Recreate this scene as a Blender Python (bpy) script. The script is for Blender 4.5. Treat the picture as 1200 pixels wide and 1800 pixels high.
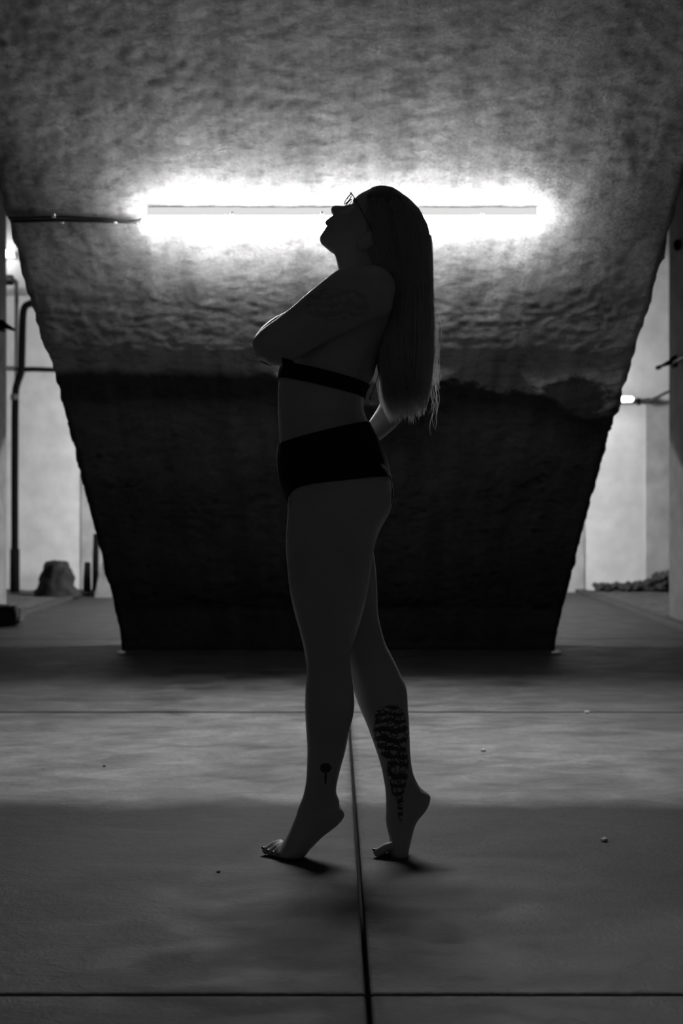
import bpy, bmesh, math, random
import numpy as np
from mathutils import Vector, noise as mn

random.seed(7); rng = np.random.default_rng(7)
for o in list(bpy.data.objects): bpy.data.objects.remove(o)
S = bpy.context.scene
C = S.collection
R = math.radians

# ------------------------------------------------------------------ camera, world, exposure
CAM_H = 0.9
F = 2500.0                       # focal length in pixels of a 1200 x 1800 frame
cd = bpy.data.cameras.new('camera'); cam = bpy.data.objects.new('camera', cd); C.objects.link(cam)
cd.sensor_fit = 'VERTICAL'; cd.sensor_height = 36; cd.lens = 50
cd.shift_x = 13/1800; cd.shift_y = -11/1800
cd.clip_start = 0.05; cd.clip_end = 60
cd.dof.use_dof = True; cd.dof.focus_distance = 3.62; cd.dof.aperture_fstop = 4.0
cam.location = (0, 0, CAM_H); cam.rotation_euler = (R(90), 0, 0)
S.camera = cam
w = bpy.data.worlds.new('night'); S.world = w; w.use_nodes = True
w.node_tree.nodes['Background'].inputs[0].default_value = (1, 1, 1, 1)
WORLD_STRENGTH = 0.042
w.node_tree.nodes['Background'].inputs[1].default_value = WORLD_STRENGTH
S.view_settings.view_transform = 'Standard'; S.view_settings.look = 'None'
S.view_settings.gamma = 1; S.view_settings.use_curve_mapping = False
S.view_settings.exposure = 0.0
TUBE_FRONT = 100.0     # emission of the opal luminaire over the slope
TUBE_BACK = 480.0     # emission of the luminaires in the far bay

TUBE_SMALL = 14.0    # small bare tubes on the far wall

# ------------------------------------------------------------------ helpers
def P(px, py, Y):
    """a point of the photograph at the distance Y, in metres"""
    return Vector(((px-587)*Y/F, Y, CAM_H-(py-889)*Y/F))

def tag(o, label=None, cat=None, group=None, kind=None):
    if label: o['label'] = label
    if cat: o['category'] = cat
    if group: o['group'] = group
    if kind: o['kind'] = kind
    return o

def mesh_obj(name, verts, faces, m, parent=None, smooth=False):
    me = bpy.data.meshes.new(name)
    me.from_pydata([tuple(v) for v in verts], [], faces)
    me.validate(); me.update()
    if smooth: me.polygons.foreach_set('use_smooth', [True]*len(me.polygons))
    if m: me.materials.append(m)
    o = bpy.data.objects.new(name, me); C.objects.link(o)
    if parent: o.parent = parent
    return o

def bm_obj(name, bm, m, parent=None, smooth=False):
    bmesh.ops.recalc_face_normals(bm, faces=bm.faces)
    me = bpy.data.meshes.new(name); bm.to_mesh(me); bm.free()
    if smooth: me.polygons.foreach_set('use_smooth', [True]*len(me.polygons))
    if m: me.materials.append(m)
    o = bpy.data.objects.new(name, me); C.objects.link(o)
    if parent: o.parent = parent
    return o

def empty(name, loc=(0, 0, 0)):
    o = bpy.data.objects.new(name, None); C.objects.link(o); o.location = loc
    return o

def box(bm, x0, x1, y0, y1, z0, z1, bev=0.0, seg=2):
    vs = [bm.verts.new((x, y, z)) for x in (x0, x1) for y in (y0, y1) for z in (z0, z1)]
    fs = [(0, 1, 3, 2), (4, 6, 7, 5), (0, 4, 5, 1), (2, 3, 7, 6), (0, 2, 6, 4), (1, 5, 7, 3)]
    faces = [bm.faces.new([vs[i] for i in f]) for f in fs]
    if bev > 0:
        es = set(e for f in faces for e in f.edges)
        bmesh.ops.bevel(bm, geom=list(es), offset=bev, segments=seg, affect='EDGES', profile=0.5)
    return bm

def tube_geo(pts, rad, n=8, close=False, cap=True):
    pts = [Vector(p) for p in pts]; k = len(pts)
    rads = rad if hasattr(rad, '__len__') else [rad]*k
    V, Fc = [], []
    up = None
    for i, p in enumerate(pts):
        if close: t = (pts[(i+1) % k]-pts[i-1]).normalized()
        else: t = (pts[min(i+1, k-1)]-pts[max(i-1, 0)]).normalized()
        if up is None:
            up = t.orthogonal().normalized()
        up = (up - t*up.dot(t))
        up = up.normalized() if up.length > 1e-6 else t.orthogonal().normalized()
        s = t.cross(up)
        for j in range(n):
            a = 2*math.pi*j/n
            V.append(p+(up*math.cos(a)+s*math.sin(a))*rads[i])
    m = k if close else k-1
    for i in range(m):
        for j in range(n):
            a = i*n+j; b = i*n+(j+1) % n
            c = ((i+1) % k)*n+(j+1) % n; d = ((i+1) % k)*n+j
            Fc.append((a, b, c, d))
    if cap and not close:
        Fc.append(tuple(range(n))[::-1]); Fc.append(tuple(range((k-1)*n, k*n)))
    return V, Fc

def catmull(pts, sub):
    out = []
    n = len(pts)
    for i in range(n-1):
        p0 = np.array(pts[max(i-1, 0)], float); p1 = np.array(pts[i], float)
        p2 = np.array(pts[i+1], float); p3 = np.array(pts[min(i+2, n-1)], float)
        for k in range(sub):
            t = k/sub
            out.append(0.5*((2*p1)+(-p0+p2)*t+(2*p0-5*p1+4*p2-p3)*t*t+(-p0+3*p1-3*p2+p3)*t**3))
    out.append(np.array(pts[-1], float))
    return out

def tube_obj(name, pts, rad, m, parent=None, n=10, sub=0, close=False):
    if sub:
        pts = [Vector(p) for p in catmull([tuple(p) for p in pts], sub)]
        if hasattr(rad, '__len__'): rad = [float(r[0]) for r in catmull([(r,) for r in rad], sub)]
    V, Fc = tube_geo(pts, rad, n, close)
    return mesh_obj(name, V, Fc, m, parent, True)

# ------------------------------------------------------------------ materials
def new_mat(name):
    m = bpy.data.materials.new(name); m.use_nodes = True
    nt = m.node_tree; b = nt.nodes['Principled BSDF']
    return m, nt, b

def simple(name, g, rough=0.6, metal=0.0, nscale=0, namp=0.3, bump=0.0):
    m, nt, b = new_mat(name)
    b.inputs['Base Color'].default_value = (g, g, g, 1)
    b.inputs['Roughness'].default_value = rough
    b.inputs['Metallic'].default_value = metal
    if nscale:
        tc = nt.nodes.new('ShaderNodeTexCoord'); n = nt.nodes.new('ShaderNodeTexNoise')
        n.inputs['Scale'].default_value = nscale; n.inputs['Detail'].default_value = 8
        nt.links.new(tc.outputs['Object'], n.inputs['Vector'])
        r = nt.nodes.new('ShaderNodeMapRange')
        r.inputs[1].default_value = .3; r.inputs[2].default_value = .7
        r.inputs[3].default_value = g*(1-namp); r.inputs[4].default_value = min(1, g*(1+namp))
        nt.links.new(n.outputs[0], r.inputs[0]); nt.links.new(r.outputs[0], b.inputs['Base Color'])
        if bump:
            bp = nt.nodes.new('ShaderNodeBump'); bp.inputs['Strength'].default_value = 1
            bp.inputs['Distance'].default_value = bump
            nt.links.new(n.outputs[0], bp.inputs['Height']); nt.links.new(bp.outputs[0], b.inputs['Normal'])
    return m

def emit(name, s):
    m = bpy.data.materials.new(name); m.use_nodes = True; nt = m.node_tree
    nt.nodes.clear()
    o = nt.nodes.new('ShaderNodeOutputMaterial'); e = nt.nodes.new('ShaderNodeEmission')
    e.inputs[1].default_value = s
    nt.links.new(e.outputs[0], o.inputs[0])
    return m

class NT:
    """small node builder"""
    def __init__(s, nt): s.nt = nt
    def n(s, t, **k):
        x = s.nt.nodes.new(t)
        for a, v in k.items(): setattr(x, a, v)
        return x
    def link(s, a, b):
        if isinstance(a, (int, float)): b.default_value = a
        else: s.nt.links.new(a, b)
    def math(s, op, a, b=0.0, c=None, clamp=False):
        x = s.n('ShaderNodeMath', operation=op, use_clamp=clamp)
        s.link(a, x.inputs[0]); s.link(b, x.inputs[1])
        if c is not None: s.link(c, x.inputs[2])
        return x.outputs[0]
    def noise(s, vec, scale, detail=6, rough=.55, dist=0):
        x = s.n('ShaderNodeTexNoise'); s.nt.links.new(vec, x.inputs['Vector'])
        x.inputs['Scale'].default_value = scale; x.inputs['Detail'].default_value = detail
        x.inputs['Roughness'].default_value = rough; x.inputs['Distortion'].default_value = dist
        return x.outputs[0]
    def rng(s, v, a, b, c, d, smooth=False):
        x = s.n('ShaderNodeMapRange')
        if smooth: x.interpolation_type = 'SMOOTHSTEP'
        s.link(v, x.inputs[0])
        for i, q in enumerate((a, b, c, d)): x.inputs[1+i].default_value = q
        return x.outputs[0]
    def mapping(s, vec, sc=(1, 1, 1), loc=(0, 0, 0)):
        x = s.n('ShaderNodeMapping'); s.nt.links.new(vec, x.inputs[0])
        x.inputs['Scale'].default_value = sc; x.inputs['Location'].default_value = loc
        return x.outputs[0]
    def bump(s, h, dist, normal=None, strength=1):
        x = s.n('ShaderNodeBump'); x.inputs['Strength'].default_value = strength
        x.inputs['Distance'].default_value = dist
        s.nt.links.new(h, x.inputs['Height'])
        if normal is not None: s.nt.links.new(normal, x.inputs['Normal'])
        return x.outputs[0]
    def mix(s, f, a, b):            # scalar mix
        x = s.n('ShaderNodeMix', data_type='FLOAT')
        s.link(f, x.inputs[0]); s.link(a, x.inputs[2]); s.link(b, x.inputs[3])
        return x.outputs[0]

def slope_material():
    m, nt, b = new_mat('rough_plaster'); k = NT(nt)
    tc = k.n('ShaderNodeTexCoord').outputs['Object']
    sep = k.n('ShaderNodeSeparateXYZ'); nt.links.new(tc, sep.inputs[0])
    big = k.noise(tc, 1.6, 5, .6)
    mid = k.noise(tc, 9, 8, .65, .3)
    streak = k.noise(k.mapping(tc, (9, 1.2, 1.2)), 1.0, 6, .6)
    fine = k.noise(tc, 60, 5, .7)
    c = k.rng(big, .3, .7, .44, .58)
    c = k.math('MULTIPLY', c, k.rng(mid, .32, .5, .74, 1.05))
    c = k.math('MULTIPLY', c, k.rng(streak, .36, .6, .66, 1.08))
    c = k.math('MULTIPLY', c, k.rng(fine, .3, .7, .8, 1.15))
    # darker lower part with an uneven upper edge
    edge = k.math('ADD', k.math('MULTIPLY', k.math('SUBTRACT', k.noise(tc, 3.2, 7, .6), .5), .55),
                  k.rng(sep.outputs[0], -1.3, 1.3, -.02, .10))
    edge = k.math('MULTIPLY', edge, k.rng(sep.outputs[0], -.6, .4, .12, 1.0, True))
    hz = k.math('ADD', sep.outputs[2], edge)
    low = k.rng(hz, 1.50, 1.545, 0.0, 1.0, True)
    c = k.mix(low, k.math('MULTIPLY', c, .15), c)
    b.inputs['Roughness'].default_value = .9
    b.inputs['Specular IOR Level'].default_value = .25
    h1 = k.noise(k.mapping(tc, (.75, 1.2, 1.2)), 21, 8, .62, 0)
    h2 = k.noise(tc, 70, 6, .75)
    n1 = k.bump(h1, .062)
    n2 = k.bump(h2, .030, n1)
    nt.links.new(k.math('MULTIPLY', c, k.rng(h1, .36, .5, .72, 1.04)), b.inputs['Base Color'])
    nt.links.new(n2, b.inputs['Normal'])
    return m

def floor_material():
    m, nt, b = new_mat('worn_concrete_floor'); k = NT(nt)
    tc = k.n('ShaderNodeTexCoord').outputs['Object']
    sep = k.n('ShaderNodeSeparateXYZ'); nt.links.new(tc, sep.inputs[0])
    X, Y = sep.outputs[0], sep.outputs[1]
    big = k.noise(tc, 1.1, 6, .6, .4)
    mid = k.noise(k.mapping(tc, (1, 1.6, 1)), 4.5, 9, .65, .6)
    fine = k.noise(tc, 45, 6, .7)
    c = k.rng(big, .3, .7, .20, .33)
    c = k.math('MULTIPLY', c, k.rng(mid, .3, .7, .52, 1.35))
    c = k.math('MULTIPLY', c, k.rng(fine, .3, .7, .86, 1.12))
    # pale hairline scratches
    cr = k.n('ShaderNodeTexVoronoi', feature='DISTANCE_TO_EDGE'); cr.inputs['Scale'].default_value = .9
    wv = k.n('ShaderNodeVectorMath', operation='ADD')
    nx = k.n('ShaderNodeTexNoise'); nx.inputs['Scale'].default_value = 3
    nt.links.new(tc, nx.inputs['Vector']); nt.links.new(tc, wv.inputs[0]); nt.links.new(nx.outputs['Color'], wv.inputs[1])
    nt.links.new(wv.outputs[0], cr.inputs['Vector'])
    line = k.rng(cr.outputs['Distance'], 0, .004, 1, 0)
    gate = k.rng(k.noise(tc, 2.3, 2), .52, .58, 0, 1)
    c = k.math('MULTIPLY', c, k.math('SUBTRACT', 1, k.math('MULTIPLY', k.math('MULTIPLY', line, gate), .35)))
    # nearer part is darker with a ragged front, pale worn patch at the right, shade painted in from the foot of the slope back
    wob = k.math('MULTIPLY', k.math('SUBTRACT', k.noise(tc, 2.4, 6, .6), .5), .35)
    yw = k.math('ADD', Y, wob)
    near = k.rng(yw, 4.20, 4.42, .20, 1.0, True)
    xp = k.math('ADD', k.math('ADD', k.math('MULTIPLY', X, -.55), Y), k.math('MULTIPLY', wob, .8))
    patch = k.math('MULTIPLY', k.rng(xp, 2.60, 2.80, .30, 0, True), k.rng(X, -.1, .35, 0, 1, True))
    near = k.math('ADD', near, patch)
    foot_shade = k.rng(k.math('ADD', yw, wob), 6.8, 7.7, 1.0, .11, True)
    c = k.math('MULTIPLY', k.math('MULTIPLY', c, near), foot_shade)
    # dark soaking along the joints
    d = k.math('ABSOLUTE', k.math('SUBTRACT', X, .062))
    d = k.math('ADD', d, k.math('MULTIPLY', k.math('SUBTRACT', k.noise(tc, 22, 6, .7), .5), .09))
    soak = k.rng(d, 0, .035, .55, 1, True)
    d2 = k.math('ABSOLUTE', k.math('SUBTRACT', Y, 2.62))
    d2 = k.math('ADD', d2, k.math('MULTIPLY', k.math('SUBTRACT', k.noise(tc, 18, 6, .7), .5), .08))
    soak2 = k.rng(d2, 0, .02, .5, 1, True)
    d3 = k.math('ABSOLUTE', k.math('SUBTRACT', Y, 6.2))
    soak3 = k.rng(d3, .014, .022, .2, 1, True)
    d4 = k.math('ABSOLUTE', k.math('SUBTRACT', Y, 9.62))
    soak4 = k.rng(d4, .03, .06, .25, 1, True)
    c = k.math('MULTIPLY', c, k.math('MULTIPLY', k.math('MULTIPLY', soak, soak2), k.math('MULTIPLY', soak3, soak4)))
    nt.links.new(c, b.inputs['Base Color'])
    nt.links.new(k.rng(mid, .3, .7, .5, .8), b.inputs['Roughness'])
    b.inputs['Specular IOR Level'].default_value = .3
    n1 = k.bump(k.noise(tc, 12, 8, .65, .5), .006)
    n2 = k.bump(k.noise(tc, 90, 5, .7), .0018, n1)
    nt.links.new(n2, b.inputs['Normal'])
    return m

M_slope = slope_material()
M_floor = floor_material()
M_wall = simple('whitewashed_wall', .72, .9, nscale=5, namp=.12, bump=.004)
M_pil = simple('stained_wall', .42, .9, nscale=6, namp=.2, bump=.004)
M_pier = simple('grey_concrete', .22, .9, nscale=7, namp=.25, bump=.006)
M_dark = simple('dark_concrete', .05, .9, nscale=7, namp=.3, bump=.006)
M_dirt = simple('loose_dirt', .07, .95, nscale=18, namp=.5, bump=.02)
M_kerb = simple('kerb_concrete', .025, .85, nscale=9, namp=.3, bump=.006)
M_pipe = simple('dark_painted_pipe', .006, .9)
M_pipe.node_tree.nodes['Principled BSDF'].inputs['Specular IOR Level'].default_value = .1
M_pipeg = simple('dull_grey_pipe', .10, .6)
M_cable = simple('black_cable', .02, .5)
M_clip = simple('pale_plastic', .55, .5)
M_house = simple('lamp_housing', .8, .4)
E_rim = emit('opal_cover_rim', .75)
M_pier2 = simple('grey_concrete_dark', .10, .9, nscale=7, namp=.25, bump=.006)
M_stone = simple('stone', .04, .9, nscale=14, namp=.4, bump=.01)
M_sack = simple('dark_sack', .008, .8, nscale=10, namp=.35, bump=.01)
M_chip = simple('pale_chip', .6, .8)
E_front = emit('opal_diffuser_lit', TUBE_FRONT)
E_back = emit('opal_diffuser_far', TUBE_BACK)
E_small = emit('tube_lit', TUBE_SMALL)

# ------------------------------------------------------------------ the sloping slab / V shaped pier
prof = [(8.80, 0.0), (8.24, .369), (7.75, .711), (7.25, 1.04), (6.80, 1.345), (6.53, 1.535), (6.36, 1.622), (6.03, 1.815),
        (5.79, 1.978), (5.60, 2.098), (5.2, 2.345), (4.7, 2.61), (4.2, 2.83), (3.5, 3.06), (2.5, 3.25), (1.0, 3.36), (-1.5, 3.40)]
XL, XR = -1.31, 1.365
dens = catmull(prof, 60)
pts = []
acc = 0; last = dens[0]; pts.append(dens[0])
for p in dens[1:]:
    step = .013 if p[0] > 4.2 else .15
    if np.linalg.norm(p-last) >= step: pts.append(p); last = p
pts[-1] = np.array(prof[-1])
def fb(x, y, z, s): return mn.noise(Vector((x*s, y*s, z*s)))
NX = 200
V, Fc = [], []
for i, p in enumerate(pts):
    a = pts[max(i-1, 0)]; b = pts[min(i+1, len(pts)-1)]
    t = (b-a)/np.linalg.norm(b-a); nrm = np.array([t[1], -t[0]])      # towards the open side
    if nrm[1] > 0: nrm = -nrm
    y, z = p
    for j in range(NX+1):
        u = j/NX; x = XL+(XR-XL)*u
        if p[0] > 4:
            e = min(u, 1-u)*(XR-XL)
            d = .005*fb(x, y, z, 2.6)+.0015*fb(x, y, z, 8)+.0016*fb(x*.7, y, z, 17)+.0026*fb(x*.8, y, z, 36)
            # ragged step shaped in to keep lamp light off the lower part
            zb = 1.53-(.10+.22*fb(x*.9, 3, 1, 2.2))*min(1, max(0, (x+.5)/.7))+.012*fb(x, 0, 0, 11)
            k = min(1, max(0, (z-zb+.02)/.05)); k = k*k*(3-2*k)
            d += -.045*(1-k)*min(1, z/.25)
            d -= .035*max(0, 1-e/.03)**2*(1+.8*fb(x, y, z, 13))
            xx = x+(.005*fb(y, z, 1, 5)+.005*fb(y, z, 2, 22)+.005*fb(y, z, 2, 60))*max(0, 1-e/.05)
            f = min(1, z/.06)
            V.append((xx, y+nrm[0]*d*f, z+nrm[1]*d*f))
        else: V.append((x, y, z))
n1 = len(pts)
for i in range(n1-1):
    for j in range(NX):
        a = i*(NX+1)+j; Fc.append((a, a+1, a+NX+2, a+NX+1))
# body behind the front face: closed solid, mirrored face to the far bay
back = [(18.0-p[0], p[1]) for p in prof if 18.0-p[0] <= 14.9] + [(14.8, 3.12), (14.8, 3.9), (-1.5, 3.9)]
base = len(V)
for (y, z) in back:
    V.append((XL, y, z)); V.append((XR, y, z))
nb = len(back)
for i in range(nb-1):
    a = base+2*i; Fc.append((a, a+2, a+3, a+1))
# the foot, front edge and the two cheeks
bot = [j for j in range(NX+1)]
Fc.append(tuple(bot)+(base+1, base))
top = [(n1-1)*(NX+1)+j for j in range(NX+1)]
Fc.append(tuple(top[::-1])+(base+2*(nb-1), base+2*(nb-1)+1))
for side, off, j in ((0, 0, 0), (1, 1, NX)):
    ring = [i*(NX+1)+j for i in range(n1)]+[base+2*i+off for i in range(nb-1, -1, -1)]
    Fc.append(tuple(ring))
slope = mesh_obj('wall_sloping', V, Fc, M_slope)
sm = [len(p.vertices) == 4 for p in slope.data.polygons]
slope.data.polygons.foreach_set('use_smooth', sm)
tag(slope, 'rough plastered concrete vault slope leaning over the floor, wide V shaped pier', kind='structure')

# ------------------------------------------------------------------ floor in cast bays
bm = bmesh.new(); box(bm, -4.2, 4.2, -1.5, 14.9, -.2, -.045)
floor = bm_obj('floor', bm, M_dark); tag(floor, 'grey concrete floor cast in large bays', kind='structure')
ys = [-1.5, 2.62, 6.20, 9.62, 14.78]
xs = [-2.5, .062, 2.5]
def slab(x0, x1, y0, y1):
    g = .0045
    bm = bmesh.new(); box(bm, x0+g, x1-g, y0+g, y1-g, -.05, 0, .006, 2)
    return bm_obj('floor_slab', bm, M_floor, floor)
for a, b in zip(ys[:-1], ys[1:]):
    for c, d in zip(xs[:-1], xs[1:]): slab(c, d, a, b)

# side strips of dirt with a kerb
n = 0
for s in (-1, 1):
    x0, x1 = (2.5, 2.62) if s > 0 else (-2.62, -2.5)
    bm = bmesh.new(); box(bm, x0, x1, -1.5, 14.78, -.05, .035, .010, 2)
    n += 1
    kb = tag(bm_obj('trim_%d' % n, bm, M_kerb), 'low concrete kerb beside the %s dirt strip' % ('right' if s > 0 else 'left'), kind='structure')
    nx, ny = 14, 120
    V, Fc = [], []
    xa, xb = (2.62, 4.2) if s > 0 else (-4.2, -2.62)
    for i in range(ny+1):
        for j in range(nx+1):
            x = xa+(xb-xa)*j/nx; y = -1.5+16.28*i/ny
            V.append((x, y, .025+.03*fb(x, y, 0, 3)+.012*fb(x, y, 1, 14)))
    for i in range(ny):
        for j in range(nx):
            a = i*(nx+1)+j; Fc.append((a, a+1, a+nx+2, a+nx+1))
    tag(mesh_obj('dirt_strip', V, Fc, M_dirt, kb, True), kind='stuff')

def wall(name, x0, x1, y0, y1, z0, z1, m, lab, parent=None):
    bm = bmesh.new(); box(bm, x0, x1, y0, y1, z0, z1)
    o = bm_obj(name, bm, m, parent)
    if parent is None: tag(o, lab, kind='structure')
    return o
wall_back = wall('wall_back', -4.4, 4.4, 14.8, 15.0, -.1, 4.0, M_wall, 'pale whitewashed far wall')
wall_left = wall('wall_left', -4.4, -4.2, -1.5, 14.8, -.1, 4.0, M_pier, 'grey concrete left side wall')
wall_right = wall('wall_right', 4.2, 4.4, -1.5, 14.8, -.1, 4.0, M_pier, 'grey concrete right side wall')
wall('ceiling', -4.4, 4.4, -1.5, 15.0, 4.0, 4.2, M_pier, 'concrete ceiling')
# pilasters of the far wall
wall('pilaster', -2.63, -1.7, 14.785, 14.8, 0, 3.99, M_pil, '', wall_back)
wall('pilaster', 1.7, 2.60, 14.785, 14.8, 0, 3.99, M_pil, '', wall_back)
wall('pilaster', 3.24, 4.19, 14.785, 14.8, 0, 1.99, M_pil, '', wall_back)

def square_pier(x0, x1, y0, y1, label, m=None):
    bm = bmesh.new(); box(bm, x0, x1, y0, y1, -.04, 3.99, .015, 2)
    o = bm_obj('concrete_post', bm, m or M_pier); tag(o, label, 'post', 'square concrete posts of the side aisles')
    return o
square_pier(-3.1, -2.587, 10.85, 11.25, 'square grey concrete post at the left frame edge')
square_pier(2.645, 3.15, 10.7, 11.25, 'square grey concrete post at the right frame edge', M_pier2)

# ------------------------------------------------------------------ luminaires
def interp_prof(D):
    pr = sorted(prof)
    for (a, za), (b, zb) in zip(pr[:-1], pr[1:]):
        if a <= D <= b: return za+(zb-za)*(D-a)/(b-a), (zb-za)/(b-a)

def batten(name, x0, x1, D, mirror, em, label, group=None):
    """opal batten luminaire fixed to the sloping soffit: housing tray, rounded diffuser, end caps"""
    z, sl = interp_prof(D)
    ang = math.atan(sl)
    root = empty(name, ((x0+x1)/2, D if not mirror else 18-D, z))
    root.rotation_euler = (ang if not mirror else -ang, 0, 0)      # local y runs along the slope, -z is the open side
    L = (x1-x0)/2
    bm = bmesh.new(); box(bm, -L+.02, L-.02, -.040, .040, -.040, .004, .004, 1)
    bm_obj('housing', bm, E_rim if em is E_front else M_house, root)
    # diffuser: rounded section lofted along x with rounded ends
    ns, na = 28, 14
    Vv, Ff = [], []
    for i in range(ns+1):
        u = -1+2*i/ns; x = L*math.copysign(1-(1-abs(u))**2.2, u) if False else L*math.sin(u*math.pi/2)
        e = min(1, (L-abs(x))/.035)
        k = math.sqrt(max(0, 1-(1-e)**2))*.55+.45 if e < 1 else 1
        for j in range(na):
            a = math.pi*2*j/na
            cx, cz = math.cos(a), math.sin(a)
            yy = .040*math.copysign(abs(cx)**.7, cx)*k
            zz = -.058+.028*math.copysign(abs(cz)**.75, cz)*k
            Vv.append((x, yy, zz))
    for i in range(ns):
        for j in range(na):
            a = i*na+j; b = i*na+(j+1) % na; Ff.append((a, b, b+na, a+na))
    Ff.append(tuple(range(na))[::-1]); Ff.append(tuple(range(ns*na, ns*na+na)))
    mesh_obj('diffuser', Vv, Ff, em, root, True)
    for q in (-.55, -.1, .35, .7):
        bm = bmesh.new(); box(bm, q*L-.006, q*L+.006, -.043, .043, -.042, -.026, .002, 1)
        bm_obj('clip', bm, M_clip, root)
    tag(root, label, 'lamp', group)
    return root
Dt = 5.66
batten('batten_lamp', (247-587)*5.58/F, (955-587)*5.58/F, Dt, False, E_front,
       'long glowing white batten lamp on the sloping wall behind the person')
batten('batten_lamp', -.8, .8, Dt, True, E_back, 'batten lamp on the far side of the sloping pier, hidden behind it')

def bare_tube(x0, x1, y, z, r, label):
    root = empty('tube_lamp', ((x0+x1)/2, y, z))
    L = (x1-x0)/2
    bm = bmesh.new(); box(bm, -L, L, .0, .05, -.03, .03, .004, 1); bm_obj('housing', bm, M_house, root)
    tube_obj('tube', [(-L+.01, -.045, 0), (0, -.045, 0), (L-.01, -.045, 0)], r, E_small, root, 12)
    for s in (-1, 1):
        bm = bmesh.new(); box(bm, s*(L-.012)-.01, s*(L-.012)+.01, -.065, .01, -.024, .024, .003, 1)
        bm_obj('end_cap', bm, M_house, root)
    tag(root, label, 'lamp')
bare_tube(-4.15, -3.30, 14.74, CAM_H+442*14.74/F, .036, 'small lit tube lamp high on the far wall at the left edge')
bare_tube(1.75, 3.06, 14.56, CAM_H+187*14.56/F, .022, 'lit tube lamp end peeking past the right edge of the sloping pier')

# ------------------------------------------------------------------ cable of the luminaire along the slope
def on_slope(px, py, off=.02):
    """point on the soffit seen at a pixel"""
    lo, hi = 4.3, 8.7
    for _ in range(40):
        mid = (lo+hi)/2; zz = CAM_H-(py-889)*mid/F
        if zz < interp_prof(mid)[0]: lo = mid
        else: hi = mid
    p = P(px, py, lo); sl = interp_prof(lo)[1]
    nrm = Vector((0, sl, -1)).normalized()
    return p+nrm*off
root = empty('power_cable', on_slope(130, 380))
def rel(pts, o): return [Vector(p)-o.location for p in pts]
tube_obj('cable', rel([on_slope(x, y, .022) for x, y in ((22, 382), (40, 382), (90, 380), (150, 381), (200, 382), (225, 383), (252, 379))], root), .0065, M_cable, root, 8, 5)
tube_obj('cable', rel([on_slope(x, y, .02) for x, y in ((16, 376), (40, 377), (95, 375), (160, 377), (205, 380), (245, 386))], root), .0045, M_cable, root, 8, 5)
for x, y in ((95, 372), (110, 383), (204, 383)):
    p = on_slope(x, y, .024)-root.location
    bm = bmesh.new(); box(bm, p.x-.007, p.x+.007, p.y-.007, p.y+.007, p.z-.006, p.z+.012, .002, 1)
    bm_obj('cable_clip', bm, M_clip, root)
tag(root, 'pair of black cables clipped to the sloping wall left of the batten lamp', 'cable')

# ------------------------------------------------------------------ things in the far aisles
# left pipes
def pix_pipe(name, pp, Y, rad, m, label, sub=5):
    root = empty(name, P(pp[0][0], pp[0][1], Y))
    pts_ = [P(x, y, Y)-root.location for x, y in pp]
    tube_obj('pipe', pts_, rad, m, root, 12, sub)
    return root, pts_
def coupling(root, p, q, r, m):
    tube_obj('coupling', [p, (Vector(p)+Vector(q))/2, q], r, m, root, 12)
r1, q = pix_pipe('drain_pipe', [(26, 1054), (26, 960), (26, 800), (27, 700), (30, 675), (37, 655), (38, 640), (39, 600), (40, 560), (43, 541), (52, 534), (70, 532), (110, 532)], 14.45, .036, M_pipe, '')
for a in ((26, 1054, 26, 965, .048),):
    coupling(r1, P(a[0], a[1], 14.45)-r1.location, P(a[2], a[3], 14.45)-r1.location, a[4], M_pipe)
tube_obj('pipe_collar', [P(26, 703, 14.45)-r1.location, P(26, 693, 14.45)-r1.location], .043, M_pipeg, r1, 12)
tube_obj('branch_pipe', [P(38, 650, 14.45)-r1.location, P(60, 649, 14.5)-r1.location, P(120, 651, 14.6)-r1.location], .024, M_pipe, r1, 10)
tag(r1, 'thick black drain pipe with a bend running up the far left wall', 'pipe')
r2, q = pix_pipe('conduit', [(29, 700), (29, 600), (29, 505), (27, 494), (20, 491), (8, 491)], 14.6, .020, M_pipeg, '')
bm = bmesh.new(); c = P(18, 492, 14.66)-r2.location
box(bm, c.x-.05, c.x+.03, c.y-.03, c.y+.05, c.z-.05, c.z+.05, .01, 2); bm_obj('junction_box', bm, M_pipe, r2)
tag(r2, 'thin grey conduit with a junction box left of the black drain pipe', 'pipe')

# posts leaning at the far wall, left
for (px, y0, y1, r, lab) in ((153, 1045, 988, .040, 'short dark stub of a post against the far left wall'),
                             (168, 1045, 938, .034, 'taller dark stub of a post beside the sloping wall edge, left')):
    Y = 14.2
    p0 = P(px, 1042, Y); p0.z = -.0; p1 = P(px+1, y1, Y)
    root = empty('wall_stub', (p0.x, Y, 0))
    tube_obj('stem', [(0, 0, 0), (0, 0, p1.z*.5), (.005, 0, p1.z)], [r, r*.95, r*.75], M_pipe, root, 10)
    tube_obj('foot', [(0, 0, 0), (0, 0, .05)], r*1.5, M_dark, root, 10)
    tag(root, lab, 'post')
# pale board leaning
bm = bmesh.new()
vs = [bm.verts.new(v) for v in ((-.07, 0, 0), (.10, 0, 0), (.03, .10, .34), (-.02, .10, .34), (-.07, .03, 0), (.10, .03, 0), (.03, .13, .34), (-.02, .13, .34))]
for f in ((0, 1, 2, 3), (4, 7, 6, 5), (0, 4, 5, 1), (1, 5, 6, 2), (2, 6, 7, 3), (3, 7, 4, 0)): bm.faces.new([vs[i] for i in f])
o = bm_obj('board_scrap', bm, M_pier); o.location = (P(180, 1045, 14.0).x, 13.95, 0)
tag(o, 'narrow grey scrap of board leaning by the left edge of the sloping wall', 'board')

def lump(name, verts_fn, m, sub=3, parent=None):
    bm = bmesh.new(); bmesh.ops.create_icosphere(bm, subdivisions=sub, radius=1)
    for v in bm.verts: v.co = verts_fn(v.co)
    return bm_obj(name, bm, m, parent, False)
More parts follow.
